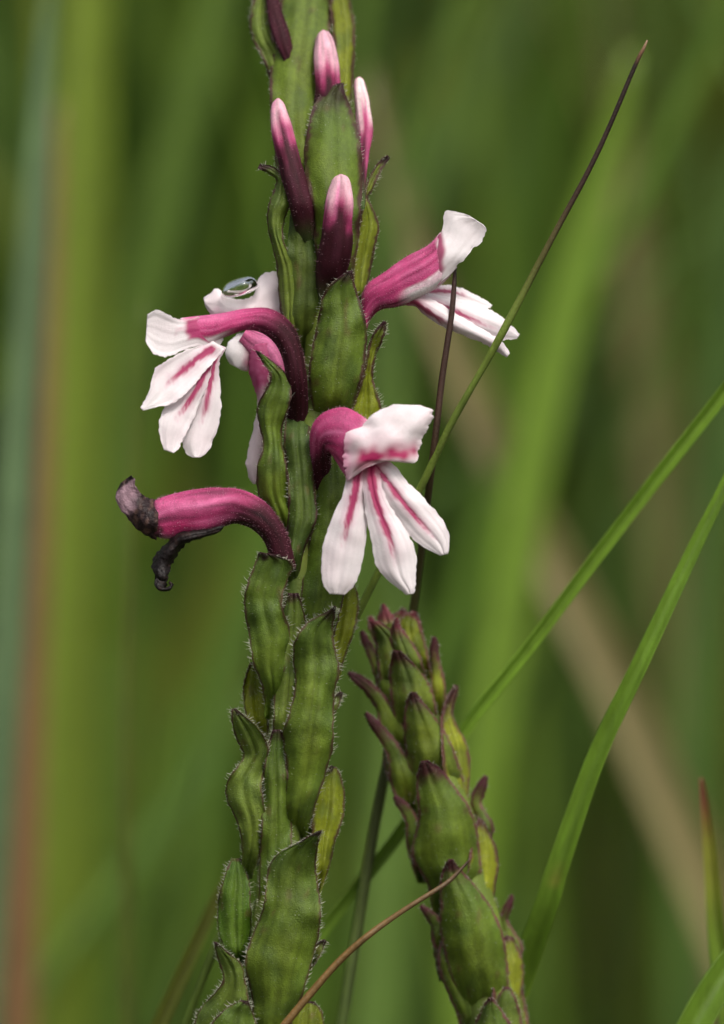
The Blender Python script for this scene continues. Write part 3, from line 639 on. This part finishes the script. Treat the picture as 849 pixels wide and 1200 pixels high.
# ================================================================== SECOND SPIKE (in bud)
foot2 = P(np.array([640.0, 1450.0, 120.0])); foot2[2] = 0.0
spike = thing('budding_plant', 'shorter leaning green spike of overlapping purple-tipped bracts without open flowers', 'plant', foot2)
AX2 = [(720, 458), (780, 474), (850, 494), (930, 515), (1010, 536), (1090, 556), (1170, 576), (1250, 592), (1320, 602)]
def ax2(v): return float(np.interp(v, [a[0] for a in AX2], [a[1] for a in AX2]))
D2 = 105.0
pts = []
for v in range(730, 1321, 40):
    r = 10 + 22 * sm(700, 960, v)
    pts.append((ax2(v) - r, v + r * .24, ax2(v) + r, v - r * .24, D2, r))
for f in np.linspace(.12, 1, 8):
    q = Pinv(P(np.array([606.0, 1335.0, D2])) * (1 - f) + foot2 * f)
    pts.append((q[0] - 26, q[1], q[0] + 26, q[1], q[2], 26))
V, F, C, G, N = tube(pts, stemcol, 18, 90, lump=.1)
st2 = mesh_obj('stem', V, F, C, M_STEM, spike, foot2)
H = Hairs(); tube_hairs(H, G, N, 300, (3, 5), .32, 0, .6); H.build(st2, foot2)
S = lambda *a, **k: bract(spike, foot2, *a, **k)
def dz(x): return [D2 + a for a in x]
HC = (.60, .55, .50)
kw = dict(hair=.45, hl=(1.5, 4), haircol=HC, crease=1.6, wave=4.0, ruf=4.0)
def pc(seed, tip=.13, body=GREEN_P, ew=3.6, yel=.75, edge=(0.17, .05, .065), tipc=(0.075, .012, .024)): return bract_col(body, edge, ew, tip, tipc, yel, seed)
# front row
S([(468, 872, 514, 858), (460, 828, 510, 822), (457, 797, 502, 800), (458, 777, 489, 782), (461, 762, 470, 763)], dz([-14, -34, -40, -44, -50]), dz([6, -6, -16, -30, -50]), pc(101, .24), **kw)
S([(481, 945, 548, 938), (477, 895, 539, 898), (474, 857, 525, 864), (475, 832, 509, 840), (478, 819, 495, 822), (481, 811, 487, 811)], dz([-14, -42, -50, -54, -60]), dz([4, -10, -22, -40, -60]), pc(102, .22), **kw)
S([(508, 1075, 562, 1060), (501, 1036, 564, 1025), (485, 1008, 562, 995), (484, 990, 559, 970), (491, 958, 550, 946), (489, 931, 536, 926), (489, 908, 518, 903), (494, 892, 502, 891)], dz([-16, -48, -60, -64, -66, -74]), dz([4, -6, -14, -26, -48, -74]), pc(103, .19, GREEN, yel=.5), nu=28, nv=56, fh=60, **kw)
S([(546, 1215, 594, 1205), (532, 1155, 596, 1155), (522, 1118, 594, 1122), (516, 1086, 589, 1094), (517, 1061, 577, 1066), (516, 1039, 559, 1041), (519, 1021, 541, 1020), (526, 1007, 531, 1007)], dz([-18, -52, -64, -66, -66, -74]), dz([4, -6, -14, -28, -50, -74]), pc(104, .14, GREEN, yel=.5), nu=28, nv=56, fh=60, **kw)
S([(566, 1320, 622, 1310), (552, 1255, 616, 1250), (554, 1212, 603, 1210), (564, 1184, 588, 1184), (573, 1169, 577, 1169)], dz([-18, -54, -66, -70, -76]), dz([4, -10, -24, -50, -76]), pc(105, .06, GREEN), nu=26, fh=40, **kw)
# upper small ones
S([(450, 830, 482, 824), (444, 785, 480, 785), (440, 752, 476, 755), (436, 735, 452, 733), (432, 727, 438, 727)], dz([-4, -20, -26, -30, -34]), dz([6, -4, -12, -24, -34]), pc(106, tipc=(.24, .035, .075), tip=.16), **kw)
S([(468, 812, 500, 806), (462, 775, 496, 778), (458, 748, 482, 752), (460, 733, 470, 735), (464, 724, 467, 724)], dz([-6, -28, -34, -36, -40]), dz([4, -8, -16, -30, -40]), pc(107, tipc=(.24, .035, .075), tip=.32, body=GREEN_P, yel=.8), **kw)
S([(474, 800, 506, 795), (470, 760, 501, 764), (466, 735, 495, 742), (474, 722, 490, 726), (484, 716, 489, 718)], dz([2, -10, -14, -14, -16]), dz([10, 4, -2, -8, -16]), pc(108, tipc=(.24, .035, .075), tip=.15, body=GREEN_Y, yel=.8), **kw)
S([(452, 790, 480, 785), (444, 748, 474, 748), (443, 726, 464, 726), (446, 714, 455, 714), (448, 708, 451, 708)], dz([6, 0, -4, -6, -8]), dz([10, 8, 4, -2, -8]), pc(109, tipc=(.24, .035, .075), tip=.4, body=GREEN_P, yel=.6), **kw)
S([(460, 780, 488, 780), (456, 745, 484, 745), (458, 725, 480, 727), (468, 716, 477, 718), (472, 712, 475, 713)], dz([14, 10, 8, 6]), dz([16, 14, 10, 6]), pc(110, tipc=(.24, .035, .075), tip=.25, body=GREEN_P, yel=.7), **kw)
S([(476, 800, 498, 796), (484, 765, 500, 764), (484, 742, 496, 742), (485, 728, 493, 729), (487, 720, 490, 721)], dz([14, 16, 14, 12]), dz([18, 20, 18, 12]), pc(111, tipc=(.24, .035, .075), tip=.35, body=GREEN_Y, yel=.7), **kw)
S(strip_rows([(452, 760, 16), (441, 742, 13), (436, 730, 9), (433, 722, 3)]), dz([2, 0, -2]), dz([6, 4, -2]), pc(112, tipc=(.24, .035, .075), tip=.5), nu=10, nv=20, **kw)
# tips standing out to the left
def ltip(pts, d0, d1, seed, tip, body=GREEN):
    pts = [(pts[0][0], pts[0][1], pts[0][2] * .45)] + list(pts[1:])
    S(strip_rows(pts), dz([d0, (d0 + d1) / 2, d1]), dz([d0 + 14, (d0 + d1) / 2 + 7, d1 + 3]), pc(seed, tip, body), nu=14, nv=36, fh=10, **kw)
ltip([(466, 850, 30), (457, 812, 24), (446, 786, 16), (434, 762, 11), (427, 747, 8), (424, 739, 3)], -8, -14, 120, .42)
ltip([(476, 900, 36), (462, 858, 28), (449, 828, 18), (432, 806, 13), (418, 795, 11), (408, 788, 3)], -12, -26, 121, .40)
ltip([(486, 960, 40), (474, 915, 32), (464, 885, 20), (450, 862, 14), (438, 847, 11), (429, 835, 3)], -16, -30, 122, .42)
ltip([(498, 1030, 32), (490, 990, 26), (484, 966, 16), (476, 950, 13), (468, 940, 10), (462, 933, 3)], -12, -22, 123, .30)
ltip([(522, 1125, 26), (517, 1100, 20), (512, 1084, 14), (506, 1074, 12), (499, 1067, 8), (493, 1061, 3)], -14, -24, 124, .35)
S([(470, 950, 486, 945), (456, 915, 478, 915), (450, 893, 470, 893), (450, 875, 466, 878), (455, 862, 464, 865)], dz([4, 2, 2]), dz([10, 12, 12]), pc(125, .1, GREEN_P), nu=12, nv=24, **kw)
S([(490, 1035, 500, 1035), (480, 1005, 496, 1005), (477, 985, 492, 985), (480, 968, 490, 968)], dz([4, 2, 2]), dz([10, 12, 12]), pc(126, .2, GREEN_P), nu=12, nv=24, **kw)
S([(540, 1225, 560, 1222), (537, 1192, 562, 1190), (526, 1165, 552, 1160), (516, 1138, 538, 1135), (514, 1115, 528, 1113), (519, 1100, 524, 1100)], dz([-10, -22, -26, -24]), dz([4, -4, -10, -22]), pc(127, .06, GREEN), nu=16, nv=34, **kw)
S([(516, 1150, 530, 1150), (509, 1115, 522, 1113), (510, 1098, 520, 1098), (514, 1088, 518, 1088)], dz([4, 2, 2]), dz([10, 12, 8]), pc(128, .2, GREEN_P), nu=12, nv=24, **kw)
# right side
ltip([(512, 850, 20), (514, 815, 18), (512, 790, 14), (509, 768, 10), (510, 755, 9), (509, 746, 3)], 4, -2, 130, .45, GREEN_Y)
S([(526, 975, 548, 968), (522, 930, 549, 930), (519, 895, 551, 895), (518, 868, 546, 870), (517, 846, 535, 850), (520, 832, 531, 834), (525, 816, 536, 815), (533, 803, 537, 803)], dz([-6, -16, -16, -12, -8, -6]), (dz([-14, -44, -46, -30, -10]), dz([8, 8, 8, 4, -4])), pc(131, .30, (0.34, 0.37, .025), 3.4, .5), nv=54, **kw)
S([(552, 1105, 576, 1100), (548, 1060, 578, 1055), (548, 1025, 583, 1020), (552, 995, 582, 997), (556, 972, 575, 980), (562, 958, 567, 962)], dz([-6, -18, -18, -12]), (dz([-10, -34, -36, -16]), dz([8, 8, 8, -2])), pc(132, .12, (0.34, 0.37, .025), 3.4, .5), nv=46, **kw)
ltip([(560, 1000, 30), (565, 972, 28), (563, 955, 16), (558, 942, 12), (562, 928, 14), (567, 916, 9), (570, 909, 3)], 14, 8, 133, .45)
ltip([(590, 1140, 34), (598, 1112, 30), (594, 1092, 16), (590, 1078, 10), (594, 1066, 10), (599, 1054, 6), (600, 1048, 2)], 14, 8, 134, .42)
S([(584, 1240, 610, 1240), (580, 1195, 608, 1185), (578, 1155, 613, 1152), (580, 1128, 613, 1128), (586, 1108, 607, 1112), (594, 1096, 601, 1098)], dz([-6, -18, -18, -12]), (dz([-10, -34, -36, -16]), dz([8, 8, 8, -2])), pc(135, .08, (0.32, 0.35, .025), 3.4, .5), nv=46, **kw)
S([(560, 1300, 618, 1295), (572, 1240, 616, 1238), (576, 1200, 612, 1200), (582, 1172, 606, 1174), (592, 1156, 598, 1157)], dz([-16, -40, -44, -44]), dz([0, -20, -26, -42]), pc(137, .06, GREEN_P), nu=18, nv=34, **kw)
S([(604, 1280, 626, 1280), (602, 1230, 622, 1225), (602, 1190, 618, 1190), (606, 1168, 614, 1165), (610, 1156, 613, 1156)], dz([6, 4, 4, 4]), dz([10, 12, 12, 4]), pc(136, .1, GREEN_Y), nu=14, nv=28, **kw)
for k, v in enumerate(range(760, 1260, 70)):    # far side
    c = ax2(v + 40); w = 15 + 13 * sm(760, 1000, v)
    S([(c - w * .5, v + 110, c + w * .5, v + 105), (c - w, v + 60, c + w, v + 52), (c - w * .8, v + 20, c + w * .8, v + 14), (c - 6, v - 16, c - 3, v - 18)], dz([10, 30 + w * .6, 34 + w * .7, 44 + w * .7]), dz([4, 12, 24, 44 + w * .6]), pc(140 + k, .2), nu=12, nv=24, hair=.25, hl=(2, 4), fh=0)
for k in range(8):
    f = .05 + k * .11
    q = Pinv(P(np.array([606.0, 1335.0, D2])) * (1 - f) + foot2 * f); sd = (-1) ** k
    S(strip_rows([(q[0], q[1] + 40, 20), (q[0] + sd * 40, q[1] - 30, 36), (q[0] + sd * 70, q[1] - 90, 28), (q[0] + sd * 95, q[1] - 150, 4)]), [q[2], q[2] - 10 + 40 * (k % 3 - 1)], [q[2] + 10, q[2] + 20 * (k % 3 - 1)], cut(GREEN, PURP, 2.2, .05, seed=160 + k), nu=10, nv=20, hair=0, fh=0)

# ================================================================== GRASS BLADES AND STALKS
def blade(name, pts, cf, label, cat='grass blade', fold=0.5, to_ground=True, group=None, nu=9, nv=70, mat=None, twist=0.0, lean=(0, 0), rough=0.0, thick=1.2):
    """pts: (u, v, d, w) from tip to foot; goes on down to the soil"""
    pts = [tuple(map(float, p)) for p in pts]
    if pts[0][3] > 12:                       # run on to a pointed tip
        a, b = np.array(pts[0]), np.array(pts[1]); dr = (a - b)[:2] / np.linalg.norm((a - b)[:2]); w = a[3]
        for ext, ww in ((260, .8), (520, .45), (700, .05)):
            q = a[:2] + dr * ext + np.array([0, ext * ext * .0004])
            pts.insert(0, (q[0], q[1], a[2], w * ww))
    vis = len(pts)
    if to_ground:
        w0 = P(np.array(pts[-1][:3])); w1 = P(np.array(pts[-2][:3])); tv = (w0 - w1); tv /= np.linalg.norm(tv)
        g0 = w0 + tv * 0.07 + np.array([lean[0], lean[1], 0]); g0[2] = -0.002
        n = 7
        for i in range(1, n + 1):
            f = i / n
            c = w0 + tv * np.linalg.norm(g0 - w0) * .45
            q = (1 - f) ** 2 * w0 + 2 * f * (1 - f) * c + f * f * g0
            q = Pinv(q); pts.append((q[0], q[1], q[2], pts[vis - 1][3]))
    R4 = strip_rows([(p[0], p[1], p[3]) for p in pts])
    rows = []
    for r, p in zip(R4, pts):
        rows.append(tuple(r) + (p[2] + fold * p[3] * .5, p[2] - fold * p[3] * .3, p[2] - fold * p[3] * .3 + twist * p[3]))
    V, F, C, G = sheet(rows, cf, nu, nv, jit=rough, expo=1.2)
    b = V[-(nu + 1) // 2 - 1].copy()
    t = thing('grass_plant', label, 'grass', b, group)
    mesh_obj('blade', V, F, C, mat or M_GRASS, t, b, thick=thick)
    return t

def stalk(name, pts, cf, label, cat='grass stem', lean=(0, 0), lump=.08, nv=90):
    pts = [tuple(map(float, p)) for p in pts]
    w0 = P(np.array(pts[-1][:3])); w1 = P(np.array(pts[-2][:3])); tv = (w0 - w1); tv /= np.linalg.norm(tv)
    g0 = w0 + tv * .08 + np.array([lean[0], lean[1], 0]); g0[2] = -.002
    wlast = pts[-1][3]
    for i in range(1, 8):
        f = i / 7; c = w0 + tv * np.linalg.norm(g0 - w0) * .45
        q = Pinv((1 - f) ** 2 * w0 + 2 * f * (1 - f) * c + f * f * g0); pts.append((q[0], q[1], q[2], wlast))
    R4 = strip_rows([(p[0], p[1], p[3]) for p in pts])
    V, F, C, G, N = tube([tuple(r) + (p[2], p[3] * .42) for r, p in zip(R4, pts)], cf, 12, nv, lump=lump)
    b = V[-6].copy()
    t = thing('grass_plant', label, 'grass', b)
    mesh_obj('stem', V, F, C, M_STALK, t, b)
    return t

def gcol(a, b, k0=0.0, k1=1.0, axis='t', streak=.25, seed=0):
    def f(s, t, hw, u, v, l, tot):
        x = v if axis == 'v' else t
        c = lerp(a, b, sm(k0, k1, x))
        k = nz(s * 3, l * .004, seed) + .8 * nz(s * 9, l * .002, seed + 3) + .5 * nz(s * 2, l * .03, seed + 6)
        c = tuple(q * (1 + streak * k) for q in c)
        return lerp(c, tuple(q * .6 for q in c), .35 * math.exp(-(s / .1) ** 2))
    return f
def scol(stops, seed=0, lo=.85):
    vs = [a for a, _ in stops]; cs = np.array([c for _, c in stops])
    def f(c, t, u, v, s):
        x = np.array([np.interp(v, vs, cs[:, i]) for i in range(3)])
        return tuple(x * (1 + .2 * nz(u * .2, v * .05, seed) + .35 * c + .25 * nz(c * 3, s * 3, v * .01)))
    return f
GG = (0.085, 0.20, 0.018)
blade('grass_blade', [(930, 352, 90, 15), (849, 460, 110, 16), (780, 548, 125, 16), (700, 652, 145, 15), (620, 760, 165, 15), (545, 855, 185, 14), (475, 968, 205, 14), (380, 1090, 215, 14), (330, 1160, 215, 14)],
      gcol((0.17, .29, .03), (0.15, .265, .026), streak=.3, seed=1), 'bright green grass blade slanting behind the budding spike', fold=.55, lean=(.0, .05), twist=-.2)
blade('grass_blade', [(920, 420, 20, 12), (849, 570, 30, 14), (810, 650, 36, 17), (750, 778, 44, 20), (700, 885, 70, 22), (658, 1005, 100, 25), (640, 1062, 120, 28), (612, 1140, 165, 30), (590, 1215, 190, 30)],
      lambda s, t, hw, u, v, l, tot: lerp(gcol((0.14, .25, .024), (0.16, .265, .024), streak=.35, seed=2)(s, t, hw, u, v, l, tot), (0.3, 0.28, 0.05), .75 * math.exp(-(((u - 651) / 7) ** 2 + ((v - 1029) / 8) ** 2))),
      'wide green grass blade with a pale joint, rising from behind the budding spike base', fold=.5, lean=(.01, .05), twist=.15)
stalk('grass_stem', [(759, 47, -70, 2), (754, 58, -70, 4), (745, 76, -68, 5), (700, 180, -58, 6), (650, 274, -50, 7), (610, 350, -44, 8.5), (588, 392, -40, 9.5), (568, 428, -30, 8), (530, 495, -14, 8.5), (495, 568, 6, 9), (460, 638, 26, 9), (425, 708, 46, 9), (385, 790, 66, 10), (350, 870, 80, 10)],
      scol([(45, (.22, .15, .09)), (62, (.12, .06, .03)), (75, (.02, .011, .009)), (230, (.028, .013, .009)), (300, (.06, .055, .012)), (370, (.10, .14, .02)), (1000, (.085, .13, .018))], 1),
      'thin grass stem with blackish pointed end, crossing the lower petals of the profile flower', lean=(0, .05))
stalk('grass_stem', [(534, 305, -14, 3), (532, 340, -14, 6), (529, 372, -14, 7), (519, 440, -12, 7.5), (507, 540, 0, 8.5), (497, 620, 60, 9), (484, 715, 135, 10), (470, 800, 165, 11), (455, 888, 175, 12), (438, 975, 178, 13), (420, 1085, 178, 14), (400, 1205, 175, 14)],
      scol([(300, (.03, .014, .011)), (480, (.045, .022, .014)), (620, (.045, .036, .014)), (800, (.055, .065, .014)), (1200, (.055, .085, .016))], 2),
      'dark brown upright stem ending behind the white lip of the profile flower', lean=(0, .03))
stalk('dry_stalk', [(549, 1009, 2, 2.5), (541, 1018, 0, 4), (522, 1036, -8, 5.5), (482, 1061, -36, 6), (440, 1090, -78, 7.5), (400, 1124, -84, 8.5), (362, 1167, -90, 9), (330, 1206, -94, 9.5), (300, 1245, -98, 9.5)],
      scol([(1000, (.03, .018, .012)), (1030, (.07, .04, .015)), (1070, (.08, .045, .013)), (1150, (.115, .064, .017)), (1250, (.115, .064, .017))], 3),
      'thin curved brown dry stalk leaning in front of both spikes', 'stalk', lean=(0, -.02))
blade('grass_blade', [(822, 912, 260, 4), (825, 935, 262, 8), (830, 980, 266, 13), (836, 1050, 270, 18), (845, 1130, 276, 22), (862, 1240, 282, 24)],
      lambda s, t, hw, u, v, l, tot: lerp(lerp((.16, .06, .03), (.19, .20, .025), sm(930, 1000, v)), (.13, .21, .02), sm(1000, 1120, v)), 'young upright grass blade with reddish pointed tip', lean=(0, .04))
blade('grass_blade', [(960, 1005, 140, 24), (900, 1080, 120, 32), (849, 1142, 100, 36), (806, 1218, 90, 38), (780, 1290, 80, 38)],
      gcol((0.12, .21, .02), (0.11, .19, .018), seed=5), 'broad green grass blade arching out below the reddish-tipped young blade', fold=.5, lean=(0, 0))
blade('grass_blade', [(268, 1025, 330, 8), (250, 1062, 330, 13), (226, 1115, 330, 16), (190, 1195, 330, 17), (165, 1255, 330, 17)],
      gcol((.14, .16, .02), (.15, .19, .02), seed=6), 'olive grass blade slanting out from behind the flowering spike base', lean=(0, .03))

# out-of-focus blades standing in the meadow behind
def bgb(pts, col, label, cat='grass blade', w=1.0, seed=0, fold=.35, **k):
    return blade('grass_blade', pts, gcol(col, tuple(c * .85 for c in col), streak=.3, seed=seed), label, cat, fold=fold, nu=7, nv=44, mat=M_GRASS, **k)
bgb([(62, -60, 1500, 4), (52, 70, 1500, 20), (42, 250, 1500, 34), (26, 480, 1500, 40), (8, 760, 1500, 42), (-18, 1150, 1500, 42)], (.115, .185, .08), 'pale bluish-green wide grass blade, blurred, beside the yellow-green blade', seed=11)
bgb([(112, -200, 2700, 50), (100, 100, 2700, 62), (92, 400, 2700, 68), (86, 700, 2700, 70), (70, 1300, 2700, 70)], (.15, .215, .014), 'broad yellow-green grass blade, blurred, standing upright', seed=12)
bgb([(70, 120, 2000, 4), (62, 250, 2000, 20), (48, 560, 2000, 30), (36, 800, 2000, 36), (20, 1250, 2000, 38)], (.22, .12, .05), 'reddish brown dead grass blade, blurred, beside the pale bluish blade', seed=13)
bgb([(740, 60, 2400, 10), (715, 170, 2400, 32), (680, 300, 2400, 44), (632, 500, 2400, 50), (598, 700, 2400, 52), (570, 900, 2400, 52), (540, 1260, 2400, 52)], (.15, .25, .02), 'bright green wide grass blade, blurred, curving up behind the slender dark stems', seed=14)
bgb([(420, 60, 2600, 12), (490, 300, 2600, 36), (560, 480, 2600, 46), (650, 665, 2600, 52), (720, 800, 2600, 54), (800, 980, 2600, 56), (900, 1220, 2600, 58)], (.21, .18, .07), 'straw-coloured bent grass blade, blurred, running diagonally', seed=15)
bgb([(722, 120, 4200, 14), (735, 240, 4200, 40), (768, 500, 4200, 52), (805, 800, 4200, 56), (850, 1260, 4200, 56)], (.13, .12, .035), 'tan dry grass stem, blurred, standing nearly upright', seed=16)
bgb([(300, -160, 3200, 30), (250, 20, 3200, 40), (205, 190, 3200, 44), (165, 400, 3200, 48), (140, 700, 3200, 50), (120, 1250, 3200, 50)], (.10, .175, .018), 'mid green grass blade, blurred, leaning over the yellow-green one', seed=17)
bgb([(168, 350, 1000, 3), (160, 480, 1000, 8), (152, 700, 1000, 12), (148, 900, 1000, 14), (150, 1260, 1000, 15)], (.09, .12, .012), 'slim olive grass blade, blurred, below the withered flower', seed=18)
bgb([(660, -160, 4200, 40), (600, 20, 4200, 50), (520, 170, 4200, 56), (440, 400, 4200, 60), (380, 700, 4200, 60), (340, 1250, 4200, 60)], (.07, .125, .016), 'deep green grass blade, blurred, slanting behind the flower spike top', seed=19)
bgb([(330, 560, 2800, 20), (280, 720, 2800, 44), (225, 870, 2800, 54), (180, 1010, 2800, 56), (110, 1250, 2800, 56)], (.10, .18, .018), 'green grass blade, blurred, drooping beside the flowering spike', seed=20)
bgb([(880, 180, 3400, 20), (856, 400, 3400, 44), (838, 600, 3400, 50), (820, 900, 3400, 50), (800, 1260, 3400, 50)], (.06, .125, .016), 'green grass blade, blurred, beside the tan dry stem', seed=21)
bgb([(470, 640, 2400, 20), (470, 800, 2400, 50), (460, 950, 2400, 60), (440, 1260, 2400, 64)], (.11, .19, .03), 'green grass blade, blurred, in the gap between the two spikes', seed=22)

# the meadow itself: nobody could count it
def field(name, n, y0, y1, label, hmin, hmax, wmin, wmax, seed, dark=1.0, xw=(0.35, 0.30), lean=.3):
    rnd = random.Random(seed)
    vv, ff, cc = [], [], []
    pal = [(.06, .11, .014), (.075, .13, .016), (.09, .14, .018), (.12, .145, .018), (.045, .08, .014), (.15, .12, .05), (.065, .115, .025)]
    wts = [5, 5, 4, 2, 4, 1.2, 3]
    for _ in range(n):
        y = y0 + (y1 - y0) * rnd.random() ** 1.2
        x = rnd.uniform(-1, 1) * (xw[0] + xw[1] * (y + DIST))
        h = rnd.uniform(hmin, hmax); w = rnd.uniform(wmin, wmax)
        a = rnd.uniform(0, 2 * math.pi); ln = rnd.gauss(0, lean) * h; ly = rnd.gauss(0, .15) * h
        c = rnd.choices(pal, wts)[0]; k = rnd.uniform(.6, 1.45) * dark; c = tuple(q * k for q in c)
        ax, ay = math.cos(a) * w / 2, math.sin(a) * w / 2
        if rnd.random() < .7: ax, ay = abs(ax) * .4 + w * .3, ay * .5
        b = len(vv); S_ = 6
        for i in range(S_ + 1):
            t = i / S_
            cx, cy, cz = x + ln * t * t, y + ly * t * t, h * t * (1 - .12 * t * abs(ln) / h) - .002
            ww = 1 - t ** 2.2
            vv.append((cx - ax * ww, cy - ay * ww, cz)); vv.append((cx + ay * .25 * ww, cy - ax * .25 * ww, cz)); vv.append((cx + ax * ww, cy + ay * ww, cz))
            for _q in range(3): cc.append(c)
        for i in range(S_):
            q = b + i * 3
            ff.append((q, q + 1, q + 4, q + 3)); ff.append((q + 1, q + 2, q + 5, q + 4))
    o = mesh_obj(name, vv, ff, np.array(cc), M_FIELD, None)
    o['kind'] = 'stuff'; o['label'] = label; o['category'] = 'grass'
    return o
field('meadow_grass', 4200, .34, 3.6, 'tall dense meadow grass, blurred, filling the background', .30, .62, .004, .011, 3)
field('slender_grass', 150, .14, .50, 'slender green grass leaves, blurred, in front of the denser meadow',   .24, .48, .001, .003, 11, dark=1.35, xw=(.02, .28), lean=.22)
field('short_grass', 2600, -.25, .9, 'low grass tufts covering the soil around the plants', .03, .10, .002, .005, 5, xw=(.6, .2))
